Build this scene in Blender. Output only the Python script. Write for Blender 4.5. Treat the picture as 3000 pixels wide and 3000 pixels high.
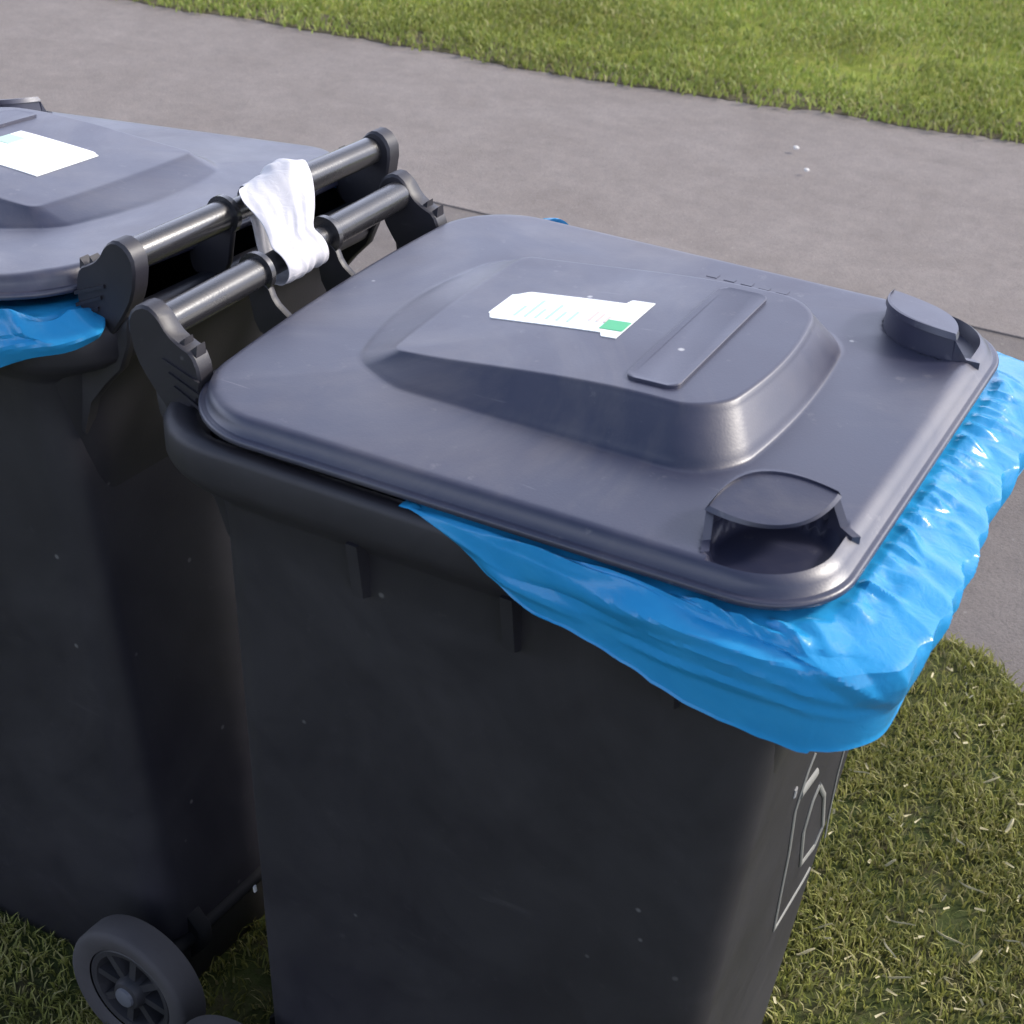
import bpy, bmesh, math, random
import numpy as np
from mathutils import Vector, Matrix, noise
R = math.radians
random.seed(4)
rng = np.random.default_rng(11)
scene = bpy.context.scene
for o in list(bpy.data.objects): bpy.data.objects.remove(o)
COL = scene.collection

# ------------------------------------------------------------------ camera
cam_d = bpy.data.cameras.new("camera"); cam = bpy.data.objects.new("camera", cam_d); COL.objects.link(cam)
cam_d.sensor_width = 36; cam_d.lens = 58.7515; cam_d.clip_start = .05; cam_d.clip_end = 2000
cr, cu, cf = (.87929736, .47331875, .05296709), (-.28399407, .4317808, .85610321), (-.38233953, .76781164, -.51408343)
M4 = Matrix([(cr[i], cu[i], -cf[i], (.91441239, -1.36719365, 1.7478268)[i]) for i in range(3)] + [(0, 0, 0, 1)])
cam.matrix_world = M4
cam_d.dof.use_dof = True; cam_d.dof.focus_distance = 1.95; cam_d.dof.aperture_fstop = 14
scene.camera = cam

# ------------------------------------------------------------------ sky and sun
SUN_AZ = Vector((.70, .62, 0)).normalized(); SUN_EL = R(34)
sdir = Vector((SUN_AZ.x*math.cos(SUN_EL), SUN_AZ.y*math.cos(SUN_EL), math.sin(SUN_EL)))
w = bpy.data.worlds.new("World"); scene.world = w; w.use_nodes = True
nt = w.node_tree; bg = nt.nodes["Background"]; sk = nt.nodes.new("ShaderNodeTexSky")
sk.sky_type = 'NISHITA'; sk.sun_disc = False; sk.sun_elevation = SUN_EL
sk.sun_rotation = math.atan2(SUN_AZ.x, SUN_AZ.y); sk.dust_density = 4.0; sk.air_density = 1.0; sk.ozone_density = 1.0
tcw = nt.nodes.new("ShaderNodeTexCoord"); mpw = nt.nodes.new("ShaderNodeMapping"); mpw.inputs['Scale'].default_value = (1, 1, 2.2)
nt.links.new(tcw.outputs['Generated'], mpw.inputs[0])
nzw = nt.nodes.new("ShaderNodeTexNoise"); nzw.inputs['Scale'].default_value = 1.7; nzw.inputs['Detail'].default_value = 7; nzw.inputs['Roughness'].default_value = .6
nt.links.new(mpw.outputs[0], nzw.inputs['Vector'])
sepw = nt.nodes.new("ShaderNodeSeparateXYZ"); nt.links.new(tcw.outputs['Generated'], sepw.inputs[0])
mrw = nt.nodes.new("ShaderNodeMapRange"); nt.links.new(sepw.outputs[2], mrw.inputs[0])      # thicker cloud towards the horizon
mrw.inputs[1].default_value = .30; mrw.inputs[2].default_value = .80; mrw.inputs[3].default_value = .22; mrw.inputs[4].default_value = -.16
mry = nt.nodes.new("ShaderNodeMath"); mry.operation = 'MULTIPLY_ADD'; nt.links.new(sepw.outputs[1], mry.inputs[0]); mry.inputs[1].default_value = .12
nt.links.new(mrw.outputs[0], mry.inputs[2])
adw = nt.nodes.new("ShaderNodeMath"); adw.operation = 'ADD'; nt.links.new(nzw.outputs[0], adw.inputs[0]); nt.links.new(mry.outputs[0], adw.inputs[1])
crw = nt.nodes.new("ShaderNodeValToRGB"); crw.color_ramp.elements[0].position = .48; crw.color_ramp.elements[1].position = .70
nt.links.new(adw.outputs[0], crw.inputs[0])
mxw = nt.nodes.new("ShaderNodeMix"); mxw.data_type = 'RGBA'; nt.links.new(crw.outputs[0], mxw.inputs[0]); nt.links.new(sk.outputs[0], mxw.inputs[6])
mxw.inputs[7].default_value = (7.9, 8.5, 11.0, 1)
nt.links.new(mxw.outputs[2], bg.inputs[0]); bg.inputs[1].default_value = .15
sd = bpy.data.lights.new("sun", 'SUN'); so = bpy.data.objects.new("sun", sd); COL.objects.link(so)
sd.energy = 2.2; sd.angle = R(10); sd.color = (1, .95, .88)
so.rotation_euler = (-sdir).to_track_quat('-Z', 'Y').to_euler(); so.location = (2, 2, 4)
vs = scene.view_settings; vs.view_transform = 'Standard'; vs.look = 'None'; vs.gamma = 1; vs.exposure = .72

# ------------------------------------------------------------------ helpers
def new_mat(name, base, rough=.5, spec=.5):
    m = bpy.data.materials.new(name); m.use_nodes = True
    b = m.node_tree.nodes["Principled BSDF"]
    b.inputs['Base Color'].default_value = (*base, 1); b.inputs['Roughness'].default_value = rough
    b.inputs['Specular IOR Level'].default_value = spec
    return m, m.node_tree, b
def N(nt, t, **k):
    n = nt.nodes.new(t)
    for a, v in k.items():
        if a in n.inputs: n.inputs[a].default_value = v
        else: setattr(n, a, v)
    return n
def L(nt, a, b): nt.links.new(a, b)
def ramp(nt, fac, stops):
    r = nt.nodes.new("ShaderNodeValToRGB"); L(nt, fac, r.inputs[0])
    e = r.color_ramp.elements
    while len(e) < len(stops): e.new(.5)
    for i, (p, c) in enumerate(stops): e[i].position = p; e[i].color = (*c, 1)
    return r.outputs[0]
def noisy(nt, scale, detail=6, rough=.6, vec=None, dist=0):
    n = N(nt, "ShaderNodeTexNoise"); n.inputs['Scale'].default_value = scale; n.inputs['Detail'].default_value = detail
    n.inputs['Roughness'].default_value = rough; n.inputs['Distortion'].default_value = dist
    if vec is not None: L(nt, vec, n.inputs['Vector'])
    return n.outputs[0]
def mix(nt, fac, a, b, mode='MIX'):
    m = nt.nodes.new("ShaderNodeMix"); m.data_type = 'RGBA'; m.blend_type = mode
    for s, v in ((m.inputs[0], fac), (m.inputs[6], a), (m.inputs[7], b)):
        if isinstance(v, (int, float)): s.default_value = v
        elif isinstance(v, tuple): s.default_value = (*v, 1)
        else: L(nt, v, s)
    return m.outputs[2]
def bump(nt, h, strength, dist, b):
    n = N(nt, "ShaderNodeBump"); n.inputs['Strength'].default_value = strength; n.inputs['Distance'].default_value = dist
    L(nt, h, n.inputs['Height']); L(nt, n.outputs[0], b.inputs['Normal'])

def mesh_obj(name, verts, faces, mat, parent=None, smooth=True, auto=None):
    me = bpy.data.meshes.new(name); me.from_pydata([tuple(v) for v in verts], [], faces)
    me.materials.append(mat)
    bm = bmesh.new(); bm.from_mesh(me); bmesh.ops.recalc_face_normals(bm, faces=bm.faces)
    if smooth:
        for f_ in bm.faces: f_.smooth = True
        a = R(auto if auto else 40)
        for e in bm.edges:
            if len(e.link_faces) == 2 and e.calc_face_angle(0) > a: e.smooth = False
    bm.to_mesh(me); bm.free()
    o = bpy.data.objects.new(name, me); COL.objects.link(o)
    if parent: o.parent = parent
    return o
def tag(o, label=None, cat=None, group=None, kind=None):
    if label: o['label'] = label
    if cat: o['category'] = cat
    if group: o['group'] = group
    if kind: o['kind'] = kind
    return o
def empty(name, loc=(0, 0, 0)):
    o = bpy.data.objects.new(name, None); o.location = loc; o.empty_display_size = .1; COL.objects.link(o); return o
def loft(loops, cap0=True, cap1=True):
    V, F = [], []; n = len(loops[0])
    for lp in loops: V += list(lp)
    for i in range(len(loops)-1):
        a, b = i*n, (i+1)*n
        for j in range(n):
            k = (j+1) % n; F.append((a+j, a+k, b+k, b+j))
    if cap0: F.append(tuple(range(n-1, -1, -1)))
    if cap1: F.append(tuple((len(loops)-1)*n+j for j in range(n)))
    return V, F
def merge(*parts):
    V, F = [], []
    for v, f_ in parts:
        o = len(V); V += list(v); F += [tuple(i+o for i in q) for q in f_]
    return V, F
def rr(x0, x1, wd, r0, r1, z, k=8, m=16, bow=0.0, fbow=0.0):
    """rounded rectangle loop, CCW, constant count"""
    P = []
    def line(a, b, c):
        for i in range(1, c): P.append((a[0]+(b[0]-a[0])*i/c, a[1]+(b[1]-a[1])*i/c))
    def arc(cx, cy, r, a0, a1):
        for i in range(k+1):
            t = R(a0+(a1-a0)*i/k); P.append((cx+r*math.cos(t), cy+r*math.sin(t)))
    arc(x0+r0, -wd+r0, r0, 180, 270); line((x0+r0, -wd), (x1-r1, -wd), m*2)
    arc(x1-r1, -wd+r1, r1, 270, 360); line((x1, -wd+r1), (x1, wd-r1), m)
    arc(x1-r1, wd-r1, r1, 0, 90); line((x1-r1, wd), (x0+r0, wd), m*2)
    arc(x0+r0, wd-r0, r0, 90, 180); line((x0, wd-r0), (x0, -wd+r0), m)
    out = []
    for x, y in P:
        t = (x-x0)/(x1-x0)
        x += bow*(y/wd)**2*max(0, 1-t*2.2) - fbow*(y/wd)**2*max(0, t*2.2-1.2)
        out.append((x, y, z(x, y) if callable(z) else z))
    return out
def cyl_y(x, z, r, y0, y1, n=24, x1=None, z1=None):
    x1 = x if x1 is None else x1; z1 = z if z1 is None else z1
    lp = [[(a+r*math.cos(2*math.pi*i/n), y, b+r*math.sin(2*math.pi*i/n)) for i in range(n)] for a, b, y in ((x, z, y0), (x1, z1, y1))]
    return loft(lp)
def plate_xz(poly, y0, y1):
    e = .0025 if y1 > y0 else -.0025
    cx = sum(p[0] for p in poly)/len(poly); cz = sum(p[1] for p in poly)/len(poly)
    def ins(f_): return [(cx+(p[0]-cx)*f_, cz+(p[1]-cz)*f_) for p in poly]
    L0, L1 = ins(.94), poly
    return loft([[(a, y0, b) for a, b in L0], [(a, y0+e, b) for a, b in L1], [(a, y1-e, b) for a, b in L1], [(a, y1, b) for a, b in L0]])
def smooth_poly(pts, it=2):
    for _ in range(it):
        q = []
        for i in range(len(pts)):
            a, b = pts[i], pts[(i+1) % len(pts)]
            q += [(a[0]*.75+b[0]*.25, a[1]*.75+b[1]*.25), (a[0]*.25+b[0]*.75, a[1]*.25+b[1]*.75)]
        pts = q
    return pts
def sst(a, b, x):
    t = min(1, max(0, (x-a)/(b-a))); return t*t*(3-2*t)

# ------------------------------------------------------------------ materials
def plastic(name, c0, c1, rough, dust):
    m, nt, b = new_mat(name, c0, rough)
    tc = N(nt, "ShaderNodeTexCoord").outputs['Object']
    n1 = noisy(nt, 6, 8, .65, tc, .4); n2 = noisy(nt, 45, 6, .7, tc)
    c = mix(nt, ramp(nt, n1, [(.35, (0, 0, 0)), (.7, (1, 1, 1))]), c0, c1)
    spk = ramp(nt, n2, [(.62, (0, 0, 0)), (.74, (1, 1, 1))])
    dm = mix(nt, spk, (0, 0, 0), (dust, dust, dust))
    c = mix(nt, dm, c, (.22, .21, .21))
    vo = N(nt, "ShaderNodeTexVoronoi"); vo.inputs['Scale'].default_value = 21; L(nt, tc, vo.inputs['Vector'])
    dots = ramp(nt, vo.outputs['Distance'], [(.04, (1, 1, 1)), (.08, (0, 0, 0))])
    sel = ramp(nt, N(nt, "ShaderNodeSeparateColor").outputs[0], [(0, (0, 0, 0)), (1, (1, 1, 1))])
    sepn = [n for n in nt.nodes if n.bl_idname == 'ShaderNodeSeparateColor'][0]; L(nt, vo.outputs['Color'], sepn.inputs[0])
    gate = ramp(nt, sepn.outputs[0], [(.72, (0, 0, 0)), (.80, (1, 1, 1))])
    dd = mix(nt, 1.0, dots, gate, 'MULTIPLY'); dd = mix(nt, 1.0, dd, (dust*2.5,)*3, 'MULTIPLY')
    c = mix(nt, dd, c, (.55, .54, .52))
    # scratches
    mp = N(nt, "ShaderNodeMapping"); mp.inputs['Scale'].default_value = (3, 60, 10); mp.inputs['Rotation'].default_value = (0, 0, .5); L(nt, tc, mp.inputs[0])
    sc = ramp(nt, noisy(nt, 2.0, 3, .6, mp.outputs[0], .6), [(.70, (0, 0, 0)), (.76, (1, 1, 1))])
    c = mix(nt, mix(nt, 1.0, sc, (dust*.7,)*3, 'MULTIPLY'), c, (.32, .31, .32))
    n5 = noisy(nt, 3.1, 9, .7, tc, .8)
    c = mix(nt, mix(nt, 1.0, ramp(nt, n5, [(.46, (0, 0, 0)), (.70, (1, 1, 1))]), (dust*2.2,)*3, 'MULTIPLY'), c, (.100, .092, .098))
    L(nt, c, b.inputs['Base Color'])
    rg = nt.nodes.new("ShaderNodeMapRange"); L(nt, n1, rg.inputs[0]); rg.inputs[1].default_value = .3; rg.inputs[2].default_value = .7
    rg.inputs[3].default_value = rough-.05; rg.inputs[4].default_value = rough+.10; L(nt, rg.outputs[0], b.inputs['Roughness'])
    bump(nt, noisy(nt, 420, 3, .6, tc), .12, .001, b)
    return m
M_LID = plastic("lid_plastic", (.021, .024, .049), (.038, .038, .064), .37, .34)
M_LID.node_tree.nodes["Principled BSDF"].inputs["Specular IOR Level"].default_value = .8
M_BODY = plastic("body_plastic", (.016, .015, .021), (.023, .022, .027), .46, .06)
M_BAR = plastic("bar_plastic", (.016, .016, .018), (.024, .023, .024), .24, .05)
M_BAR.node_tree.nodes["Principled BSDF"].inputs["Specular IOR Level"].default_value = .9
M_TYRE = plastic("tyre_rubber", (.030, .028, .031), (.048, .045, .046), .75, .12)
M_AXLE, _, _ = new_mat("axle_steel", (.012, .012, .013), .75, .2)
M_HUB = plastic("hub_plastic", (.012, .012, .015), (.022, .022, .025), .5, .12)

def film(name, col, dark):
    m, nt, b = new_mat(name, col, .21)
    tc = N(nt, "ShaderNodeTexCoord").outputs['Object']
    mp = N(nt, "ShaderNodeMapping"); L(nt, tc, mp.inputs[0])
    n = noisy(nt, 14, 5, .55, mp.outputs[0], 1.0)
    L(nt, mix(nt, n, col, dark), b.inputs['Base Color'])
    tr = N(nt, "ShaderNodeBsdfTranslucent"); L(nt, mix(nt, n, col, dark), tr.inputs[0])
    ms = N(nt, "ShaderNodeMixShader"); ms.inputs[0].default_value = .16
    out = nt.nodes['Material Output']; L(nt, b.outputs[0], ms.inputs[1]); L(nt, tr.outputs[0], ms.inputs[2]); L(nt, ms.outputs[0], out.inputs[0])
    bump(nt, noisy(nt, 55, 2, .5, mp.outputs[0], 2.5), .12, .004, b)
    return m
M_BAG = film("blue_film", (.040, .36, .68), (.012, .25, .56))
M_TAPE, _nt, _b = new_mat("white_film", (.52, .51, .53), .5)
_tc = N(_nt, "ShaderNodeTexCoord").outputs['Object']; bump(_nt, noisy(_nt, 60, 4, .5, _tc, 1), .4, .003, _b)
M_LABEL, _nt, _b = new_mat("label_paper", (.82, .84, .81), .4)
_tc = N(_nt, "ShaderNodeTexCoord").outputs['Object']
L(_nt, ramp(_nt, noisy(_nt, 30, 4, .6, _tc), [(.3, (.74, .77, .73)), (.7, (.86, .87, .85))]), _b.inputs['Base Color'])
M_GREEN, _, _ = new_mat("label_green", (.04, .42, .16), .4)
M_PRINT, _, _ = new_mat("label_print", (.42, .62, .50), .5)
M_PRINT2, _, _ = new_mat("label_print_warm", (.62, .52, .46), .5)
M_MARK, _, _ = new_mat("worn_emblem", (.19, .19, .17), .6)
M_DARKMARK, _, _ = new_mat("moulded_mark", (.035, .035, .042), .5)

def grass_mat(name, cols, sc=1.0, dk=(.05, .085, .012)):
    m, nt, b = new_mat(name, (.1, .15, .03), .55, .25)
    tc = N(nt, "ShaderNodeTexCoord").outputs['Object']; ge = N(nt, "ShaderNodeNewGeometry")
    a = ramp(nt, ge.outputs['Random Per Island'], cols)
    n = noisy(nt, 1.3*sc, 5, .6, tc); n2 = noisy(nt, 9*sc, 4, .6, tc)
    c = mix(nt, ramp(nt, n, [(.35, (0, 0, 0)), (.7, (.7, .7, .7))]), a, (.15, .135, .045))
    c = mix(nt, ramp(nt, n2, [(.4, (0, 0, 0)), (.75, (.45, .45, .45))]), c, dk)
    L(nt, c, b.inputs['Base Color'])
    tr = N(nt, "ShaderNodeBsdfTranslucent"); L(nt, c, tr.inputs[0])
    ms = N(nt, "ShaderNodeMixShader"); ms.inputs[0].default_value = .35
    L(nt, b.outputs[0], ms.inputs[1]); L(nt, tr.outputs[0], ms.inputs[2]); L(nt, ms.outputs[0], nt.nodes['Material Output'].inputs[0])
    return m
M_GRASS = grass_mat("grass_verge", [(0, (.21, .22, .05)), (.4, (.34, .36, .085)), (.75, (.43, .41, .14)), (.93, (.48, .43, .21)), (1, (.40, .35, .19))])
M_LAWN = grass_mat("grass_lawn", [(0, (.25, .33, .065)), (.5, (.32, .40, .09)), (.85, (.39, .41, .13)), (1, (.46, .43, .20))], .6, (.17, .22, .04))

def ground_mat(name, c0, c1, c2, sc):
    m, nt, b = new_mat(name, c0, .9, .2)
    tc = N(nt, "ShaderNodeTexCoord").outputs['Object']
    n1 = noisy(nt, 2*sc, 8, .6, tc); n2 = noisy(nt, 25*sc, 8, .7, tc)
    c = mix(nt, ramp(nt, n1, [(.35, (0, 0, 0)), (.65, (1, 1, 1))]), c0, c1)
    c = mix(nt, ramp(nt, n2, [(.45, (0, 0, 0)), (.7, (1, 1, 1))]), c, c2)
    L(nt, c, b.inputs['Base Color']); bump(nt, n2, .8, .02, b)
    return m
M_SOIL = ground_mat("turf_soil", (.045, .065, .015), (.075, .085, .025), (.09, .075, .04), 1)
M_LAWNBASE = ground_mat("lawn_base", (.20, .25, .03), (.24, .29, .045), (.28, .26, .08), .5)
def asphalt(name, a, b2):
    m, nt, b = new_mat(name, a, .85, .3)
    tc = N(nt, "ShaderNodeTexCoord").outputs['Object']
    n1 = noisy(nt, .9, 7, .6, tc); n2 = noisy(nt, 170, 3, .7, tc); n3 = noisy(nt, 14, 6, .7, tc)
    c = mix(nt, n1, a, b2)
    c = mix(nt, ramp(nt, n2, [(.3, (.72, .72, .72)), (.75, (1.25, 1.25, 1.25))]), (0, 0, 0), c) if False else mix(nt, 1.0, c, ramp(nt, n2, [(.3, (.70, .70, .70)), (.5, (.95, .95, .95)), (.75, (1.0, 1.0, 1.0))]), 'MULTIPLY')
    c = mix(nt, 1.0, c, ramp(nt, n3, [(.3, (.80, .80, .81)), (.7, (1, 1, 1))]), 'MULTIPLY')
    n4 = noisy(nt, 3.2, 5, .65, tc, .5); c = mix(nt, 1.0, c, ramp(nt, n4, [(.32, (.86, .85, .84)), (.62, (1.0, 1.0, 1.0))]), 'MULTIPLY')
    vg = N(nt, 'ShaderNodeTexVoronoi'); vg.inputs['Scale'].default_value = 26; L(nt, tc, vg.inputs['Vector'])
    c = mix(nt, ramp(nt, vg.outputs['Distance'], [(.05, (.35, .35, .35)), (.10, (0, 0, 0))]), c, (.42, .39, .35))
    L(nt, c, b.inputs['Base Color']); bump(nt, n2, .6, .004, b)
    return m
M_PATH = asphalt("path_asphalt", (.238, .209, .190), (.270, .238, .218))
M_PAVE = asphalt("pavement_asphalt", (.172, .151, .138), (.198, .176, .162))
M_DIRT = ground_mat("edge_dirt", (.12, .10, .07), (.15, .13, .08), (.11, .11, .04), 2)

# ------------------------------------------------------------------ ground, path, pavement
def gridmesh(name, x0, x1, y0, y1, nx, ny, zf, mat):
    V = [(x0+(x1-x0)*i/nx, y0+(y1-y0)*j/ny) for j in range(ny+1) for i in range(nx+1)]
    V = [(x, y, zf(x, y)) for x, y in V]
    F = [(j*(nx+1)+i, j*(nx+1)+i+1, (j+1)*(nx+1)+i+1, (j+1)*(nx+1)+i) for j in range(ny) for i in range(nx)]
    return mesh_obj(name, V, F, mat)
V = [(-400, -400, -.03), (400, -400, -.03), (400, 400, -.03), (-400, 400, -.03)]
ground = mesh_obj("ground", V, [(0, 1, 2, 3)], M_LAWNBASE, smooth=False); tag(ground, kind="structure")

def nz(x, y, s, k=0): return noise.noise(Vector((x*s, y*s, k)))
def verge_edge(x):   # front edge of the grass the bins stand on
    dip = -.13*sst(.56, .74, x) + .03*sst(1.2, 1.6, x)
    return 1.27 + dip + .025*nz(x, 0, 6, 1) + .014*nz(x, 0, 22, 2)
def far_edge(x):
    return 4.31 + .135*x + .03*nz(x, 0, 3.5, 5) + .02*nz(x, 0, 11, 6) - (.06*math.exp(-((x+1.6)/.7)**2))
def seam(x): return 2.715 + .035*x
def ribbon(name, xs, lo, hi, z, mat, skirt=.03, ny=6, zf=None):
    V, F = [], []; n = len(xs)
    rows = [(0, -skirt)] + [(j/ny, 0) for j in range(ny+1)] + [(1, -skirt)]
    for t, dz in rows:
        for x in xs: 
            y = lo(x)+(hi(x)-lo(x))*t; V.append((x, y, z+dz+(zf(x, y) if zf else 0)))
    for j in range(len(rows)-1):
        for i in range(n-1): F.append((j*n+i, j*n+i+1, (j+1)*n+i+1, (j+1)*n+i))
    return mesh_obj(name, V, F, mat, auto=35)
xs_far = list(np.concatenate([np.linspace(-60, -8, 40), np.linspace(-7.9, 6, 500), np.linspace(6.3, 60, 40)]))
pave = ribbon("pavement", xs_far, lambda x: verge_edge(x)-.12, lambda x: seam(x)+.05, -.002, M_PAVE); tag(pave, kind="structure")
path = ribbon("path", xs_far, seam, lambda x: far_edge(x)+.1, .0025, M_PATH, skirt=.012); tag(path, kind="structure")
kerb_dirt = ribbon("soil_strip", xs_far, lambda x: far_edge(x)+.02+.02*nz(x, 3, 30), lambda x: far_edge(x)+.25, .0065, M_DIRT, skirt=.004)
tag(kerb_dirt, kind="structure")
def vz(x, y): return .012*nz(x, y, 1.7, 9)+.006*nz(x, y, 9, 4)+.018*math.exp(-(((x+.17)/.12)**2+(y/.5)**2))
xs_v = list(np.concatenate([np.linspace(-60, -4, 60), np.linspace(-3.95, 4, 320), np.linspace(4.2, 60, 60)]))
verge = ribbon("verge_ground", xs_v, lambda x: -30 if abs(x) > 4 else -8., lambda x: verge_edge(x), .004, M_SOIL, skirt=.02, ny=70, zf=vz)
tag(verge, kind="structure")

# ------------------------------------------------------------------ grass blades
def blades(name, X, Y, Z, h, wd, lean, mat, label):
    n = len(X); a = rng.uniform(0, 2*np.pi, n); b = rng.uniform(0, 2*np.pi, n)
    hh = h*rng.uniform(.55, 1.25, n); ww = wd*rng.uniform(.7, 1.3, n); ln = lean*rng.uniform(.2, 1.3, n)*hh
    dx, dy = np.cos(a)*ww/2, np.sin(a)*ww/2; lx, ly = np.cos(b)*ln, np.sin(b)*ln
    P = np.empty((n, 5, 3))
    P[:, 0] = np.c_[X-dx, Y-dy, Z-.004]; P[:, 1] = np.c_[X+dx, Y+dy, Z-.004]
    P[:, 2] = np.c_[X+dx*.8+lx*.35, Y+dy*.8+ly*.35, Z+hh*.6]; P[:, 3] = np.c_[X-dx*.8+lx*.35, Y-dy*.8+ly*.35, Z+hh*.6]
    P[:, 4] = np.c_[X+lx, Y+ly, Z+hh*.95]
    me = bpy.data.meshes.new(name); me.vertices.add(n*5); me.vertices.foreach_set("co", P.ravel())
    base = np.arange(n)*5
    q = np.stack([base, base+1, base+2, base+3, base+3, base+2, base+4], 1).ravel()
    me.loops.add(n*7); me.loops.foreach_set("vertex_index", q.astype(np.int32))
    me.polygons.add(n*2); st = (np.arange(n)[:, None]*7+np.array([0, 4])).ravel()
    me.polygons.foreach_set("loop_start", st.astype(np.int32)); me.polygons.foreach_set("loop_total", np.tile([4, 3], n).astype(np.int32))
    me.update(calc_edges=True); me.validate(); me.materials.append(mat)
    o = bpy.data.objects.new(name, me); COL.objects.link(o); tag(o, label, "grass", kind="stuff"); return o
def scatter(n, x0, x1, y0, y1, keep, clump, thr):
    X = rng.uniform(x0, x1, n); Y = rng.uniform(y0, y1, n)
    k = np.array([keep(x, y) and (nz(x, y, clump, 3)+.5*nz(x, y, clump*3.1, 8) > thr-rng.uniform(0, .9)) for x, y in zip(X, Y)])
    return X[k], Y[k]
def in_bins(x, y): return (0.05 < x < .54 and abs(y) < .19) or (-.72 < x < -.22 and -.14 < y < .26)
X1, Y1 = scatter(240000, -1.1, 1.5, -.75, 1.3, lambda x, y: y < verge_edge(x)+.006 and not in_bins(x, y) and not (x > 0 and y < -.5), 5, .25)
X2, Y2 = scatter(40000, -3.6, 3.6, -2.6, 1.3, lambda x, y: y < verge_edge(x) and not (-1.1 < x < 1.5 and -.75 < y), 4, .2)
Xg, Yg = np.r_[X1, X2], np.r_[Y1, Y2]; Zg = np.array([.004+vz(x, y) for x, y in zip(Xg, Yg)])
blades("verge_grass", Xg, Yg, Zg, .018, .0032, 1.1, M_GRASS, "short mossy green grass with dry bits around the bins")
X3, Y3 = scatter(260000, -5.2, 3.4, 3.7, 9.5, lambda x, y: y > far_edge(x)-.03+.08*rng.random(), 2, .1)
blades("lawn_grass", X3, Y3, np.full(len(X3), .012), .024, .009, 1.0, M_LAWN, "bright green mown lawn beyond the path")
X4, Y4 = scatter(60000, -14, 14, 3.5, 24, lambda x, y: y > far_edge(x)+.05 and not (-5.2 < x < 3.4 and y < 9.5), 2, .1)
blades("lawn_grass", X4, Y4, np.full(len(X4), -.02), .05, .03, 1.0, M_LAWN, "bright green mown lawn further off beyond the path")

# ------------------------------------------------------------------ wheelie bin
def hood_frame(s):
    a = Vector((.536, s*.250)); b = Vector((.620, s*.176)); c = (a+b)/2; t = (b-a).normalized()
    n = Vector((t.y, -t.x)) if (Vector((t.y, -t.x)).dot(Vector((1, s))) > 0) else Vector((-t.y, t.x))
    return a, b, c, t, n, (b-a).length/2
def lid_z(x, y):
    # crowned top surface with the raised panel left out
    e = max(abs(y)/.283, abs(x-.325)/.33)
    return 1.0375 + .006*(1-min(1, e)**2) + .0064*x/.66 + .006*y/.29
def lid_depress(x, y):
    d_ = 0
    for s in (-1, 1):
        a, b, c, t, n, hw = hood_frame(s)
        p = Vector((x, y))-c; u = p.dot(t); v = p.dot(n)
        inner = -.030*(1-min(1, (u/hw)**2))
        k = sst(inner, inner+.006, v)*(1-sst(hw-.007+max(0, v)*.35, hw-.001+max(0, v)*.35, abs(u)))
        d_ = max(d_, k)
    return d_
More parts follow.
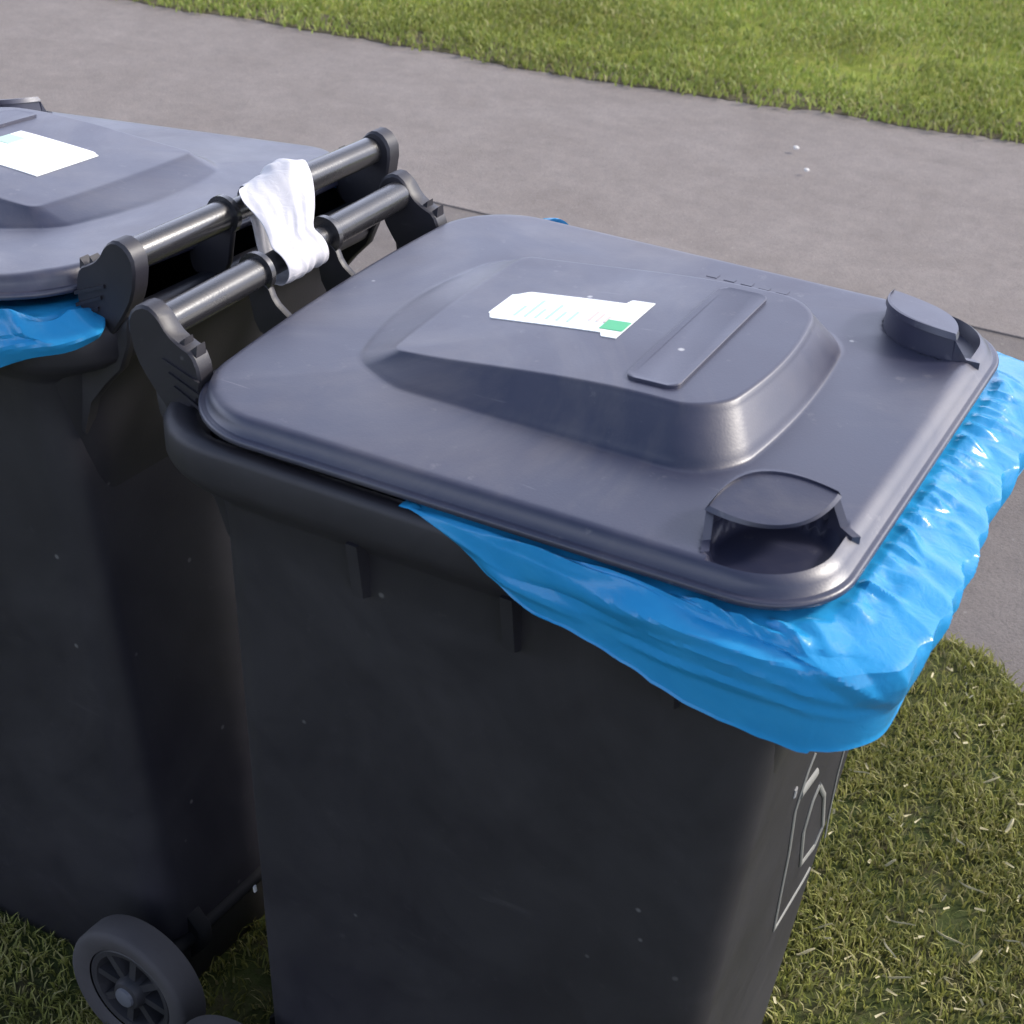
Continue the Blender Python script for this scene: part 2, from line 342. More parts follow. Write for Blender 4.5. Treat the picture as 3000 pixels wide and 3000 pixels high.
def make_bin(root):
    # ---- body
    def sec(z, x0, x1, wd, r0, r1): return rr(x0, x1, wd, r0, r1, z)
    LP = [sec(.002, .052, .540, .192, .03, .03), sec(.010, .043, .552, .201, .035, .035)]
    for z in (.12, .3, .5, .7, .86): LP.append(sec(z, .040, .553+.077*z, .20+.070*z, .038, .045))
    LP += [sec(.915, .040, .6245, .2645, .038, .045), sec(.922, .034, .632, .2685, .045, .047), sec(.938, -.012, .668, .2845, .075, .055), sec(.948, -.030, .690, .2905, .088, .06),
           sec(.956, -.035, .694, .2925, .09, .06), sec(.982, -.036, .694, .2925, .09, .06), sec(.990, -.032, .690, .289, .088, .058), sec(.993, -.024, .682, .282, .085, .055),
           sec(.990, -.006, .662, .272, .075, .05), sec(.975, .010, .645, .262, .06, .05), sec(.7, .05, .60, .24, .05, .05), sec(.6, .06, .585, .23, .05, .05)]
    body = mesh_obj("body", *loft(LP), M_BODY, root, auto=50)
    # rib gussets under the rim
    for i, x in enumerate((.215, .375, .53)):
        for s in (-1, 1):
            w0, w1 = s*(.20+.07*.87+.0005), s*(.20+.07*.93+.021)
            V = [(x-.006, w0-s*.004, .865), (x+.006, w0-s*.004, .865), (x-.006, s*.262, .935), (x+.006, s*.262, .935), (x-.006, w1, .935), (x+.006, w1, .935), (x-.006, w0+s*.012, .872), (x+.006, w0+s*.012, .872)]
            mesh_obj("rib", V, [(0, 2, 4, 6), (1, 7, 5, 3), (6, 4, 5, 7), (0, 6, 7, 1), (0, 1, 3, 2), (2, 3, 5, 4)], M_BODY, body, smooth=False)
    # ---- handle bar with two collars, webs and end arms
    xb, zb = -.045, 1.0605
    segs = [(-.222, -.0625, .0165), (-.0625, .0625, .0125), (.0625, .222, .0165)]
    bar = mesh_obj("handle_bar", *merge(*[cyl_y(xb, zb, r, a, b, 28) for a, b, r in segs]), M_BAR, root)
    for y in (-.0625, .0625):
        mesh_obj("collar", *cyl_y(xb, zb, .0215, y-.0035, y+.0035, 28), M_BAR, bar)
        poly = [(-.0635, 1.064), (-.056, 1.040), (-.046, .996), (-.026, .990), (.004, .985), (.010, 1.012), (-.008, 1.024), (-.022, 1.034), (-.030, 1.052)]
        mesh_obj("web", *plate_xz(smooth_poly(poly, 1), y-.0045, y+.0045), M_BODY, bar)
    for s in (-1, 1):
        y0, y1 = (s*.236, s*.212)
        poly = [(-.0735, 1.062), (-.066, 1.079), (-.050, 1.086), (-.036, 1.078), (-.025, 1.062), (-.010, 1.053), (.004, 1.048), (.012, 1.030), (.012, 1.006), (.002, .990), (-.022, .972), (-.034, .985), (-.050, 1.004), (-.066, 1.028)]
        arm = mesh_obj("hinge_arm", *plate_xz(smooth_poly(poly, 1), y0, y1), M_BODY, root, auto=30)
        # raised ribs and little teeth on the arm
        ribs = []
        for k_ in range(3):
            z0 = 1.036-.013*k_
            V = [(-.030+.006*k_, s*.2355, z0), (.012, s*.2355, z0-.014), (.012, s*.2355, z0-.018), (-.030+.006*k_, s*.2355, z0-.004)]
            V2 = [(a, b+s*.003, c_) for a, b, c_ in V]
            ribs.append((V+V2, [(4, 5, 6, 7), (0, 1, 5, 4), (1, 2, 6, 5), (2, 3, 7, 6), (3, 0, 4, 7)]))
        mesh_obj("rib", *merge(*ribs), M_BODY, arm, smooth=False)
        for k_, xt in enumerate((-.014, .000)):
            zt = 1.052-.004*k_
            V = [(xt-.006, s*.232, zt-.003), (xt+.006, s*.232, zt-.005), (xt+.006, s*.216, zt-.005), (xt-.006, s*.216, zt-.003), (xt+.006, s*.230, zt+.008), (xt+.006, s*.218, zt+.008)]
            mesh_obj("tooth", V, [(0, 1, 4), (3, 5, 2), (0, 4, 5, 3), (1, 2, 5, 4), (0, 3, 2, 1)], M_BODY, arm, smooth=False)
        g = [(-.050, 1.000), (-.046, .972), (-.030, .940), (-.006, .918), (.020, .890), (.036, .850), (.046, .850), (.050, .930), (.020, .975), (-.010, .992), (-.030, 1.008)]
        mesh_obj("bracket", *plate_xz(g, s*.230, s*.216), M_BODY, root, auto=30)
    # ---- lid
    K, MM = 24, 44
    def lp(x0, x1, wd, r0, r1, z, bow=.016, fb=0.0): return rr(x0, x1, wd, r0, r1, z, K, MM, bow, fb)
    tilt = lambda x, y: .0064*x/.66 + .006*y/.29
    TT = lambda h: (lambda x, y: h+tilt(x, y))
    loops = [lp(.03, .63, .27, .07, .05, TT(1.020)), lp(.004, .653, .296, .095, .075, TT(1.0150)),
             lp(-.001, .6575, .3005, .10, .08, TT(1.0152)), lp(-.0018, .6585, .3015, .10, .08, TT(1.0165)),
             lp(-.0018, .6585, .3015, .10, .08, TT(1.0195)), lp(-.0008, .6575, .3005, .099, .079, TT(1.0215)),
             lp(.0010, .6555, .2985, .098, .078, TT(1.0220)), lp(.0036, .6530, .2955, .096, .077, TT(1.0218)),
             lp(.0046, .6520, .2945, .094, .076, TT(1.0222)), lp(.0066, .6470, .2915, .090, .072, TT(1.0300)),
             lp(.0090, .6400, .2885, .086, .068, TT(1.0352)), lp(.0110, .6365, .2855, .084, .065, TT(1.0371))]
    crease = lp(.014, .633, .2800, .082, .062, lid_z)
    bbase = [(x, y*(1-.22*sst(.20, .10, x)), z) for x, y, z in lp(.098, .533, .173, .022, .055, lid_z, .026, .016)]
    bbase = [(x, y, lid_z(x, y)) for x, y, z in bbase]
    nin = 30
    for i in range(nin+1):
        t = i/nin; L_ = []
        for a, b in zip(crease, bbase):
            x, y = a[0]+(b[0]-a[0])*t, a[1]+(b[1]-a[1])*t
            fade = 1.0
            L_.append((x, y, lid_z(x, y) - .014*lid_depress(x, y)*fade))
        loops.append(L_)
    # raised panel
    btop = lp(.160, .506, .134, .012, .042, 0, .004, .018)
    for t in (.03, .07, .12, .25, .4, .55, .7, .82, .89, .95, 1.0):
        L_ = []
        prof = t if .08 < t < .92 else (t*.6 if t <= .08 else 1-(1-t)*.6)
        for a, b in zip(bbase, btop):
            x, y = a[0]+(b[0]-a[0])*t, a[1]+(b[1]-a[1])*t
            H = .013+.029*sst(.09, .44, x)
            L_.append((x, y, lid_z(x, y)+H*prof))
        loops.append(L_)
    c0 = (.33, 0)
    for t in (.02, .06, .15, .3, .5, .7, .88, .97):
        loops.append([(x+(c0[0]-x)*t, y+(c0[1]-y)*t, lid_z(x+(c0[0]-x)*t, y+(c0[1]-y)*t)+.013+.029*sst(.09, .44, x+(c0[0]-x)*t)) for x, y, z in btop])
    lid = mesh_obj("lid", *loft(loops), M_LID, root, auto=62)
    def topz(x, y): return lid_z(x, y)+.013+.029*sst(.09, .44, x)
    # oval-ended embossed plate on the raised panel
    PL = [rr(.394+e, .446-e, .116-e, .012-e*.5, .012-e*.5, (lambda x, y, h=h: topz(x, y)+h), 6, 6) for e, h in ((0, -.002), (0, .0026), (.0006, .0030), (.003, .0027), (.006, .0022))]
    pad = mesh_obj("embossed_plate", *loft(PL, cap0=False), M_LID, lid, auto=35)
    # moulded marks near the far edge of the lid
    bars = []
    for k_ in range(5):
        x0 = .335+k_*.020
        V = [(x0, .232, 0), (x0+.012, .232, 0), (x0+.012, .243-.003*(k_ % 2), 0), (x0, .243, 0)]
        V = [(x, y, lid_z(x, y)-.001) for x, y, z in V]+[(x, y, lid_z(x, y)+.0005) for x, y, z in V]
        bars.append((V, [(4, 5, 6, 7), (0, 1, 5, 4), (1, 2, 6, 5), (2, 3, 7, 6), (3, 0, 4, 7)]))
    mesh_obj("moulded_mark", *merge(*bars), M_LID, lid, smooth=False)
    # ---- hooded hand grips on the two front corners
    for s in (-1, 1):
        a, b, c, t, n, hw = hood_frame(s)
        m_ = 28
        def edge(sag, z, grow=0):
            P = []
            for i in range(m_+1):
                u = -1+2*i/m_; q = c+t*(u*(hw+grow))+n*(sag*(1-u*u)); P.append((q.x, q.y, z+lid_z(q.x, q.y)+(.004 if sag < 0 else -.006)*(1-u*u)))
            return P
        # inner curved wall (thick), top leaf-shaped plate
        z_lo, z_hi = -.016, .026
        def band(s0, s1, zl, zh, zb_=0):
            A = edge(s0, zl, .004); B = edge(s0, zh, 0); C_ = edge(s1, zh, 0); D = edge(s1, zl, .004)
            V = A+B+C_+D; q = m_+1; F = []
            for k_ in range(4):
                for i in range(m_): F.append((k_*q+i, k_*q+i+1, ((k_+1) % 4)*q+i+1, ((k_+1) % 4)*q+i))
            F += [(0, q, 2*q, 3*q), (m_, 3*q+m_, 2*q+m_, q+m_)]
            return V, F
        wall = band(-.034, -.030, z_lo, z_hi-.001)
        top = band(-.034, .030, z_hi-.0035, z_hi)
        rim1 = band(-.036, -.0325, z_hi-.004, z_hi+.0022)
        grip = mesh_obj("hand_grip", *merge(wall, top, rim1), M_LID, lid, auto=35)
        # side cheeks running down to the lip
        ch = []
        for e in (-1, 1):
            p0 = c+t*(e*(hw-.001)); p1 = c+t*(e*(hw+.010))+n*.026
            o_ = t*(e*.0075)
            p0 = p0-t*(e*.004); p1 = p1-t*(e*.004); pm = p0.lerp(p1, .50)
            zt = lid_z(p0.x, p0.y)
            V = [(p0.x, p0.y, zt+z_hi-.005), (pm.x, pm.y, zt+.0015), (p1.x, p1.y, zt-.001), (p1.x, p1.y, zt-.015), (p0.x, p0.y, zt-.015)]
            V += [(q[0]+o_.x, q[1]+o_.y, q[2]) for q in V]
            mesh_obj("cheek", V, [(0, 1, 2, 3, 4), (5, 9, 8, 7, 6), (0, 5, 6, 1), (1, 6, 7, 2), (2, 7, 8, 3), (3, 8, 9, 4), (4, 9, 5, 0)], M_LID, grip, smooth=False)
    # ---- axle and wheels
    ax, az = .040, .090
    axle = mesh_obj("axle", *merge(cyl_y(ax, az, .010, -.255, .255), *[plate_xz([(ax-.018, az+.015), (.052, az+.05), (.052, az-.05), (ax-.018, az-.015)], y-.012, y+.012) for y in (-.16, .16)]), M_AXLE, root)
    for s in (-1, 1):
        n = 56
        def lathe(prof, nn=n): return [[(ax+r*math.cos(2*math.pi*i/nn), s*y, az+r*math.sin(2*math.pi*i/nn)) for i in range(nn)] for y, r in prof]
        prof = [(.250, .066), (.250, .088), (.252, .093), (.256, .0945), (.272, .0950), (.289, .0945), (.2925, .0925), (.295, .0885), (.295, .083), (.2935, .072), (.290, .066)]
        tyre = loft(lathe(prof), False, False)
        wh = mesh_obj("wheel", *merge(loft(lathe([(.256, .064), (.270, .065), (.2875, .0655), (.2895, .063), (.288, .056), (.280, .054), (.268, .052), (.268, .020)]), False, False),
                      loft(lathe([(.268, .024), (.290, .022), (.296, .019), (.298, .012)]), False, True)), M_HUB, root, auto=35)
        mesh_obj("tyre", *tyre, M_TYRE, wh, auto=35)
        sp = []
        for k_ in range(8):
            a0 = k_*math.pi/4+.2; ca, sa = math.cos(a0), math.sin(a0); px, pz = -sa*.005, ca*.005
            V = []
            for yy in (.268, .2855):
                for rad, sg in ((.018, -1), (.057, -1), (.057, 1), (.018, 1)): V.append((ax+rad*ca+sg*px, s*yy, az+rad*sa+sg*pz))
            sp.append((V, [(4, 5, 6, 7), (0, 1, 5, 4), (2, 3, 7, 6), (1, 2, 6, 5), (3, 0, 4, 7)]))
        mesh_obj("spokes", *merge(*sp), M_HUB, wh, smooth=False)
        mesh_obj("hub_cap", *loft(lathe([(.2975, .014), (.301, .013), (.303, .008), (.3035, .003)], 24), False, True), new_mat("hub_metal", (.10, .105, .12), .4)[0], wh)
    return body, lid, topz

BG = "black wheelie bins standing back to back"
binA = empty("wheelie_bin"); tag(binA, "nearer dark grey wheelie bin on the right, its lid label has a green corner", "wheelie bin", BG)
bodyA, lidA, topz = make_bin(binA)
# worn emblem on the front of the right bin
def tube(pts, r, n=8, closed=False):
    L_ = []
    for i, p in enumerate(pts):
        a = Vector(pts[max(0, i-1)]); b = Vector(pts[min(len(pts)-1, i+1)]); d = (b-a).normalized()
        u = d.cross(Vector((1, 0, .01))).normalized(); v = d.cross(u)
        L_.append([tuple(Vector(p)+u*(r*math.cos(2*math.pi*j/n))+v*(r*.5*math.sin(2*math.pi*j/n))) for j in range(n)])
    return loft(L_)
def fr(y, z): return (.553+.077*z+.0006, y, z)
S = [[(-.025, .683), (-.036, .667), (-.045, .619), (-.01, .532), (.013, .452), (.038, .37), (.088, .366), (.139, .362), (.163, .364)],
     [(.014, .628), (-.042, .639)],
     [(.057, .578), (.043, .567), (.042, .521), (.088, .433), (.145, .415), (.163, .436), (.108, .525), (.057, .578)],
     [(.148, .60), (.160, .52), (.185, .44), (.21, .379)]]
mesh_obj("emblem", *merge(*[tube([fr(*q) for q in s], r_) for s, r_ in zip(S, (.0032, .006, .004, .0025))]), M_MARK, bodyA)
M_SC = new_mat("scuff_white", (.30, .30, .29), .6)[0]
for a_, b_, r_ in ((fr(-.02, .70), fr(-.024, .692), .004), (fr(-.075, .672), fr(-.073, .660), .0035), ((.0475, -.2255, .385), (.0485, -.2253, .378), .003)):
    mesh_obj("scuff", *tube([a_, b_], r_), M_SC, bodyA)

def flat_patch(name, poly, h, mat, parent, tz):
    n = len(poly); V = [(x, y, tz(x, y)+h) for x, y in poly]+[(x, y, tz(x, y)-.0002) for x, y in poly]
    F = [tuple(range(n))]+[(i, (i+1) % n, n+(i+1) % n, n+i) for i in range(n)]
    return mesh_obj(name, V, F, mat, parent, smooth=False)
def strip_patch(name, x0, x1, ylo, yhi, h, mat, parent, tz, nx=16):
    V, F = [], []
    for i in range(nx+1):
        x = x0+(x1-x0)*i/nx
        a, b = ylo(x), yhi(x)
        for y, hh in ((a, -.0002), (a, h), (b, h), (b, -.0002)): V.append((x, y, tz(x, y)+hh))
    for i in range(nx):
        for k in range(3): F.append((i*4+k, i*4+k+1, (i+1)*4+k+1, (i+1)*4+k))
    F += [(0, 1, 2, 3), (nx*4, nx*4+3, nx*4+2, nx*4+1)]
    return mesh_obj(name, V, F, mat, parent, smooth=False)
lb = strip_patch("label", .205, .352, lambda x: -.034-.008*sst(.333, .336, x)+.012*sst(.214, .205, x), lambda x: .040+.010*sst(.325, .328, x)-.012*sst(.222, .205, x), .0008, M_LABEL, lidA, topz, 60)
tag(lb, "white paper label with pale green print and a green corner patch")
strip_patch("green_patch", .327, .351, lambda x: -.026, lambda x: -.004, .0012, M_GREEN, lb, topz, 4)
V_, F_ = [], []
prs = []
rnd = random.Random(8)
for k in range(6):
    x0 = .232+k*.0115
    for (a, b) in ((-.022, -.022+rnd.uniform(.02, .045)),):
        V = [(x0, a), (x0+.003, a), (x0+.003, b), (x0, b)]
        prs.append(([(x, y, topz(x, y)+.0011) for x, y in V], [(0, 1, 2, 3)]))
mesh_obj("printed_lines", *merge(*prs), M_PRINT, lb, smooth=False)
prs = []
for k in range(3):
    V = [(.308+k*.008, -.012), (.311+k*.008, -.012), (.311+k*.008, .012-.004*k), (.308+k*.008, .012-.004*k)]
    prs.append(([(x, y, topz(x, y)+.0011) for x, y in V], [(0, 1, 2, 3)]))
mesh_obj("printed_lines", *merge(*prs), M_PRINT2, lb, smooth=False)

# second bin: copy of the thing and its parts, turned round, back to back with the first
def children(o): return [c for c in bpy.data.objects if c.parent is o]
SKIP = {"label", "emblem", "scuff"}
def copy_tree(o, parent=None):
    c = o.copy(); COL.objects.link(c); c.parent = parent
    for ch in children(o):
        if ch.name.split('.')[0] in SKIP: continue
        copy_tree(ch, c)
    return c
binB = copy_tree(binA); tag(binB, "dark grey wheelie bin on the left with a plain white lid label")
binB.location = (-.0905, .0531, .022); binB.rotation_euler = (.0076, .0801, 3.103)
lidB = [c for c in children(binB) if c.name.startswith("lid")][0]
piv = Matrix.Translation((-.02, 0, 1.02)); lidB.matrix_basis = piv @ Matrix.Rotation(.035, 4, 'Y') @ piv.inverted()
lbB = strip_patch("label", .232, .362, lambda x: -.050+.006*sst(.245, .232, x), lambda x: .058, .0008, M_LABEL, lidB, topz, 30)
tag(lbB, "plain white paper label")
strip_patch("green_patch", .335, .361, lambda x: -.030, lambda x: -.002, .0012, M_PRINT, lbB, topz, 4)

# ------------------------------------------------------------------ blue bags folded over the rims
K2, M2 = 26, 60
def resample(P, n):
    P = np.array(P); d_ = np.r_[0, np.cumsum(np.linalg.norm(np.diff(P[:, -2:], axis=0), axis=1)+1e-7)]
    t = np.linspace(0, d_[-1], n); return np.c_[[np.interp(t, d_, P[:, k]) for k in range(P.shape[1])]].T, t
def ridge(x, y, z=0):
    return 1-2*abs(noise.noise(Vector((x, y, z))))
def make_bag(name, order, hem, bulge, start, folds, mat, seed, amp=1.0, nv=64, ns=900, inner_z=1.004, part=None):
    """sheet that leaves the bin between lid and rim, bends over the rim and hangs down to its hem"""
    lipL = rr(.012, .642, .285, .09, .07, 0, K2, M2, .016); inL = rr(.045, .61, .25, .07, .05, 0, K2, M2, .016)
    lipO = rr(-.001, .6575, .3005, .10, .08, 0, K2, M2, .016)
    rim = rr(-.040, .700, .2975, .09, .06, 0, K2, M2)
    data = np.array([[*a[:2], *b[:2], *c_[:2], *e[:2]] for a, b, c_, e in zip(inL, lipL, lipO, rim)])
    data = data[order]
    D, s = resample(data, ns)
    V, F = [], []; rows = []
    ctr = Vector((.33, 0))
    for i in range(ns):
        I = Vector(D[i, 0:2]); A = Vector(D[i, 2:4]); B = Vector(D[i, 4:6]); Cc = Vector(D[i, 6:8]); si = s[i]
        tn = Vector(D[min(ns-1, i+1), 6:8])-Vector(D[max(0, i-1), 6:8]); tn.normalize()
        no = Vector((tn.y, -tn.x))
        if no.dot(Cc-ctr) < 0: no = -no
        h, off = hem(Cc.x, Cc.y, si, s[-1])
        bl = bulge(Cc.x, Cc.y)
        zr = h+(1.006-h)*(.6+.28*sst(.96, .92, h))
        wv = start(Cc.x, Cc.y); Cc = B.lerp(Cc, wv); bl *= wv
        z5 = max(zr-.022, (zr+h)/2); z6 = (z5+h)/2; z7 = min(h+.004, (z6+h)/2)
        P4 = Cc+no*(.004+bl); P8 = Cc+no*(.0005+off+bl*.25); z4 = zr-.004*wv
        pr = [(I, inner_z-.006), (A, inner_z+.002), (B*.8+A*.2, inner_z+.001), (B.lerp(Cc, .6)+no*(.001+bl*.4), zr+.004*wv), (P4, z4), (P4.lerp(P8, .25)+no*.003*wv, z4+(h-z4)*.25),
              (P4.lerp(P8, .6)+no*.002*wv, z4+(h-z4)*.6), (P4.lerp(P8, .93), z4+(h-z4)*.93), (P8, h), (P8-no*.004, h+.004*wv)]
        zb_ = .038*math.exp(-((Cc.x-.100)/.040)**2) if (Cc.y > .2 and seed < 3) else 0
        L3 = [Vector((p.x, p.y, z+(zb_ if 2 < q_ < 6 else 0))) for q_, (p, z) in enumerate(pr)]
        dl = [0]
        for a, b in zip(L3, L3[1:]): dl.append(dl[-1]+max(1e-5, (b-a).length))
        tot = dl[-1]
        pts = []
        for j in range(nv):
            t = tot*j/(nv-1)
            k = 0
            while k < len(dl)-2 and dl[k+1] < t: k += 1
            f_ = (t-dl[k])/(dl[k+1]-dl[k]); 
            p0, p1, p2, p3 = L3[max(0, k-1)], L3[k], L3[k+1], L3[min(len(L3)-1, k+2)]
            m1, m2 = (p2-p0)*.5, (p3-p1)*.5; f2, f3 = f_*f_, f_*f_*f_
            lin = p1.lerp(p2, f_); her = p1*(2*f3-3*f2+1)+m1*(f3-2*f2+f_)+p2*(-2*f3+3*f2)+m2*(f3-f2)
            pts.append((lin.lerp(her, .25), t))
        vstart = dl[2]
        rows.append((pts, vstart, tot, no, wv, si))
    U = np.array([[r_[5]]*nv for r_ in rows]); VV = np.array([[t-r_[1] for p, t in r_[0]] for r_ in rows]); VT = np.array([[r_[2]-r_[1]]*nv for r_ in rows])
    D_ = np.zeros_like(U)
    # small smooth warp so the creases are not ruler straight
    wu = np.array([[.006*noise.noise(Vector((u*11, v*16, seed))) for u, v in zip(a_, b_)] for a_, b_ in zip(U, VV)])
    wv2 = np.array([[.006*noise.noise(Vector((u*11+40, v*16, seed))) for u, v in zip(a_, b_)] for a_, b_ in zip(U, VV)])
    for (u0, v0, u1, v1, amp_, wd_) in folds:
        dx, dy = u1-u0, v1-v0; ll = math.hypot(dx, dy); dx /= ll; dy /= ll
        pu, pv = U+wu-u0, VV+wv2-v0
        al = pu*dx+pv*dy; ac = -pu*dy+pv*dx; tt = al/ll
        tap = np.clip(np.minimum(tt/.25, (1-tt)/.45), 0, 1)
        wloc = wd_*(.45+.55*tap); ac = np.where(ac > 0, ac*1.0, ac*.55)
        D_ += amp_*tap*np.clip(1-np.abs(ac)/wloc, 0, 1)
    for i, (pts, vstart, tot, no, wv, si) in enumerate(rows):
        for j, (p, t) in enumerate(pts):
            v = t-vstart
            out = sst(-.004, .010, v)
            g3 = noise.noise(Vector((si*5, v*8, seed+3)))
            dsp = D_[i][j]*(1-.45*sst(tot-vstart-.02, tot-vstart-.002, v)) + .004*g3*sst(0, .03, v) + .0022*sst(tot-vstart-.009, tot-vstart-.004, v)
            up = 1-sst(.03, .05, v); dsp *= wv
            dirv = Vector((no.x*(1-.75*up), no.y*(1-.75*up), up*.8))
            q = p+dirv*(dsp*out*amp)
            V.append(tuple(q))
    for i in range(ns-1):
        for j in range(nv-1): F.append((i*nv+j, (i+1)*nv+j, (i+1)*nv+j+1, i*nv+j+1))
    o = mesh_obj(name, V, F, mat, auto=24)
    sm = o.modifiers.new("film_thickness", 'SOLIDIFY'); sm.thickness = .0004; sm.offset = -1
    return o
# loop index of rr(): starts at rear near corner, runs along the near side, front, far side, back
full = list(range(len(rr(-.04, .7, .2975, .09, .06, 0, K2, M2))))
rimpts = np.array(rr(-.040, .700, .2975, .09, .06, 0, K2, M2))
startA = next(i for i in full if rimpts[i][1] < -.29 and rimpts[i][0] > .262)
endA = max(i for i in full if rimpts[i][1] > .29 and rimpts[i][0] > .055)
orderA = [i for i in full if startA <= i <= endA]
def hemA(x, y, s, tot):
    if y < -.2 and x < .66:
        h = 1.008-.112*sst(.235, .66, x)**.9 if x < .62 else .897
        h = 1.006-.028*sst(.275, .345, x)-.042*sst(.32, .42, x)-.030*sst(.40, .60, x)-.012*sst(.58, .70, x)
    elif y > .2 and x < .6: h = .93+.055*sst(.35, .08, x)
    else: h = .900+.034*sst(-.29, -.02, y)
    h += .003*noise.noise(Vector((s*7, 0, 4)))+.0035*abs(noise.noise(Vector((s*31, 2, 4))))+.004*math.exp(-(((x-.69)/.07)**2+((y+.29)/.09)**2))
    return h, .008*sst(.35, .62, x)*(1-.3*sst(-.2, .2, y)) - .002
def bulgeA(x, y):
    b = .055*math.exp(-(((x-.62)/.10)**2+((y-.30)/.12)**2)) + .022*math.exp(-(((x-.105)/.045)**2+((y-.30)/.05)**2))
    b += .012*math.exp(-(((x-.70)/.05)**2+((y+.10)/.16)**2))+.016*math.exp(-((x-.60)/.13)**2)*sst(-.1, -.28, y)
    return b
def startA_w(x, y): return sst(.268, .34, x) if y < 0 else 1.
def startB_w(x, y): return sst(.205, .255, abs(y)) if x < .1 else 1.
rf = random.Random(17)
foldsA = [(.01, .000, .42, .080, 0.0116, .016), (.09, .000, .40, .052, 0.0094, .014), (.19, .000, .37, .040, 0.0072, .010), (.16, .045, .45, .105, 0.0087, .016),
          (.06, .018, .30, .078, -0.0065, .012), (.26, .030, .44, .072, -0.0058, .012), (.30, .012, .46, .050, 0.0072, .009), (.22, .085, .43, .118, 0.0058, .010), (.02, .02, .20, .075, 0.0058, .012),
          (.38, .040, .46, .125, 0.0087, .014), (.43, .036, .455, .120, 0.0101, .016), (.50, .034, .452, .118, 0.0094, .015), (.56, .030, .49, .115, 0.0087, .016)]
u_ = .33
while u_ < 1.06:                                  # gathers fanning out from under the lid
    l_ = rf.uniform(.022, .055); sk_ = rf.uniform(-.016, .020)
    foldsA.append((u_, -.006, u_+sk_*1.6, l_, rf.uniform(.003, .008), rf.uniform(.006, .015))); u_ += rf.uniform(.010, .030)
u_ = .50
while u_ < 1.06:                                  # slack folds down the front
    sk_ = rf.uniform(.01, .09); v_ = rf.uniform(.028, .05)
    foldsA.append((u_+sk_, v_, u_-.02, rf.uniform(.085, .12), rf.uniform(.005, .011), rf.uniform(.014, .030))); u_ += rf.uniform(.045, .085)
for k_ in range(9):
    u_ = 1.08+k_*.05; foldsA.append((u_, 0, u_+rf.uniform(-.03, .03), .08, .005, .012))
foldsB = [(2.13-.015*k_, .006+.005*(k_ % 3), 1.93-.015*k_, .045+.012*(k_ % 4), rf.uniform(.006, .013)*(1 if k_ % 3 else -.7), rf.uniform(.007, .013)) for k_ in range(18)]
for k_ in range(80):
    u_ = k_*.036; foldsB.append((u_, rf.uniform(-.005, .01), u_+rf.uniform(-.05, .05), rf.uniform(.04, .09), rf.uniform(.006, .011), rf.uniform(.008, .014)))
bagA = make_bag("refuse_bag", orderA, hemA, bulgeA, startA_w, foldsA, M_BAG, 2.3)
tag(bagA, "large crumpled blue plastic bag folded over the front rim of the right bin", "bin bag", "blue bags lining the bins")
orderB = [i for i in full if not (rimpts[i][0] < -.0392)]
assert orderB == sorted(orderB)
def hemB(x, y, s, tot):
    h = 1.004-.034*sst(.205, .29, abs(y) if x < .1 else 1)-.032*sst(.0, .11, x)
    return h+.004*noise.noise(Vector((s*9, 3, 4))), .004*sst(.03, .12, x)
def bulgeB(x, y):
    return .014*math.exp(-(((x-.12)/.10)**2))*(abs(y) > .25)
bagB = make_bag("refuse_bag", orderB, hemB, bulgeB, startB_w, foldsB, M_BAG, 5.1, amp=.75, nv=40, ns=900)
bagB.location, bagB.rotation_euler, bagB.scale = binB.location.copy(), binB.rotation_euler.copy(), binB.scale.copy()
tag(bagB, "blue plastic bag peeking out under the lid of the left bin", "bin bag", "blue bags lining the bins")

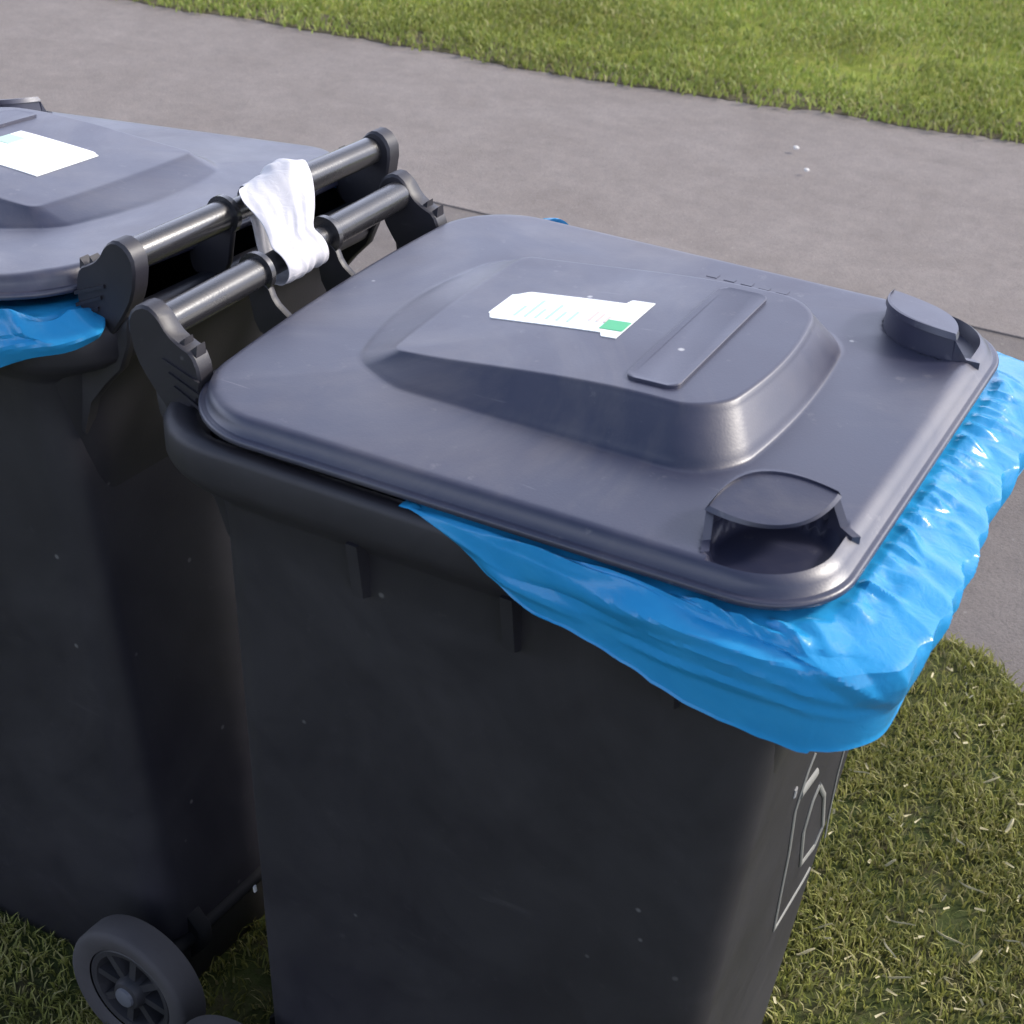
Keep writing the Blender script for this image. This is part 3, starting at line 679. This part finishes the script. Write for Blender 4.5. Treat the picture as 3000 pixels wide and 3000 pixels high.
# ------------------------------------------------------------------ white strip tied round both handle bars
def make_strip():
    pb = Matrix.LocRotScale(binB.location, binB.rotation_euler, None) @ Vector((-.045, -.02, 1.0605)); B = Vector((pb.x, pb.z)); A = Vector((-.045, 1.0605)); rB = rA = .0185
    d_ = (A-B); Ld = d_.length; d_.normalize(); up = Vector((-d_.y, d_.x)); 
    if up.y < 0: up = -up
    path = []
    for i in range(10): path.append((B.lerp(A, i/10)+up*(rB+.002+.004*math.sin(math.pi*i/10)), i/10))
    for i in range(12):
        a = math.pi*i/12; path.append((A+up*(rA*math.cos(a))+d_*((rA+.006)*math.sin(a)), 1.0))
    for i in range(10): path.append((A.lerp(B, i/10)-up*(rB), 1-i/10))
    for i in range(12):
        a = math.pi*i/12; path.append((B-up*(rB*math.cos(a))-d_*(rB*math.sin(a)), 0.))
    V, F = [], []; n = len(path); m = 26
    for i, (p, t) in enumerate(path):
        yl, yh = (  .026*(1-t)-.044*t, .136*(1-t)+.032*t+.010*math.sin(math.pi*t)) if i < 20 else (.050*(1-t)-.040*t, .120*(1-t)+.030*t)
        ctr = A.lerp(B, 1-t); dn = (p-ctr).normalized()
        flare = math.exp(-((i-1)/3.0)**2)+math.exp(-((i-n)/4.)**2)
        for j in range(m+1):
            f_ = j/m; y = yl-.016*flare+(yh-yl+.016*flare)*f_
            hgt = .0026*ridge(f_*4+i*.04, i*.07, 2)+.002*noise.noise(Vector((f_*9, i*.3, 7)))
            hgt += .014*flare*math.exp(-((f_-.72)/.28)**2)
            hgt += .006*sst(.12, 0, f_)*sst(3, 0, i)
            q = p+dn*max(.0, hgt+.002); V.append((q.x, y, q.y))
    for i in range(n):
        for j in range(m):
            k = (i+1) % n; F.append((i*(m+1)+j, i*(m+1)+j+1, k*(m+1)+j+1, k*(m+1)+j))
    o = mesh_obj("tie_strip", V, F, M_TAPE, auto=180)
    sm = o.modifiers.new("thickness", 'SOLIDIFY'); sm.thickness = .0012
    ss = o.modifiers.new("soft", 'SUBSURF'); ss.levels = ss.render_levels = 1
    return o
tag(make_strip(), "white plastic strip wrapped around both handle bars, tying the bins together", "strip")

# ------------------------------------------------------------------ litter
M_STRAW, _nt, _b = new_mat("straw", (.36, .32, .17), .6)
def straw(x, y, ln, ang, wd=.004):
    n = 6; V = []; z = .020+vz(x, y)
    for i in range(n+1):
        t = i/n-.5; c_ = .05*ln*(t*t*4); ww = wd*(1-.6*abs(t)*1.6)
        for sg, dz in ((-1, 0), (1, 0), (0, .0016)): V.append((t*ln, c_+sg*ww*.5, dz+.006*math.sin(t*3)))
    F = []
    for i in range(n):
        a, b = i*3, i*3+3
        F += [(a, b, b+2, a+2), (a+2, b+2, b+1, a+1), (a+1, b+1, b, a)]
    F += [(0, 2, 1), (n*3, n*3+1, n*3+2)]
    o = mesh_obj("straw_piece", V, F, M_STRAW)
    o.location = (x, y, z); o.rotation_euler = (random.uniform(-.2, .2), random.uniform(-.15, .15), ang)
    return o
ST = [(.555, .438, .030, .3), (.652, .506, .045, -.25), (.652, .445, .050, -1.0), (.723, .507, .045, -.3), (.722, .626, .05, -.5), (.68, .721, .035, -1.), (.379, 1.085, .03, .2), (.552, .379, .025, .6),
      (.766, .491, .025, 1.2), (.68, .392, .04, .1), (.491, .804, .035, -.2), (.684, .901, .03, .7), (.569, .419, .02, -.6), (.739, .80, .025, 1.4), (.60, .62, .02, .5), (.80, .55, .03, -.4)]
for x, y, l_, a in ST:
    tag(straw(x, y, l_, a, .0045 if l_ > .028 else .007), "pale dry straw piece lying on the grass beside the right bin", "straw", "dry straw pieces on the grass")
n = 420; Xs = rng.uniform(.3, 1.5, n); Ys = rng.uniform(.1, 1.25, n)
Vv, Ff = [], []
for x, y in zip(Xs, Ys):
    if y > verge_edge(x)-.01 or in_bins(x, y): continue
    a = random.uniform(0, 6.3); l_ = random.uniform(.003, .009); w_ = random.uniform(.0008, .002); z = .012+vz(x, y)+random.uniform(0, .014); b = len(Vv)
    ca, sa = math.cos(a), math.sin(a)
    for u, v_, dz in ((-l_, -w_, 0), (l_, -w_, random.uniform(-.003, .003)), (l_, w_, 0), (-l_, w_, .002)): Vv.append((x+u*ca-v_*sa, y+u*sa+v_*ca, z+dz))
    Ff.append((b, b+1, b+2, b+3))
ch = mesh_obj("grass_clippings", Vv, Ff, M_STRAW, smooth=False); tag(ch, "tiny dry clippings strewn through the grass", "clippings", kind="stuff")
M_STONE, _, _ = new_mat("pale_stone", (.62, .6, .57), .8)
def pebble(x, y, r, z):
    bm = bmesh.new(); bmesh.ops.create_icosphere(bm, subdivisions=2, radius=r)
    for v in bm.verts: v.co *= 1+.25*noise.noise(v.co*80); v.co.z *= .6
    me = bpy.data.meshes.new("pebble"); bm.to_mesh(me); bm.free(); me.materials.append(M_STONE)
    o = bpy.data.objects.new("pebble", me); o.location = (x, y, z+r*.45); COL.objects.link(o); return o
tag(pebble(-.685, 3.745, .010, .016), "small pale stone on the path, farther of the two", "pebble", "pale stones on the path")
tag(pebble(-.583, 3.560, .009, .016), "small pale stone on the path, nearer of the two", "pebble", "pale stones on the path")
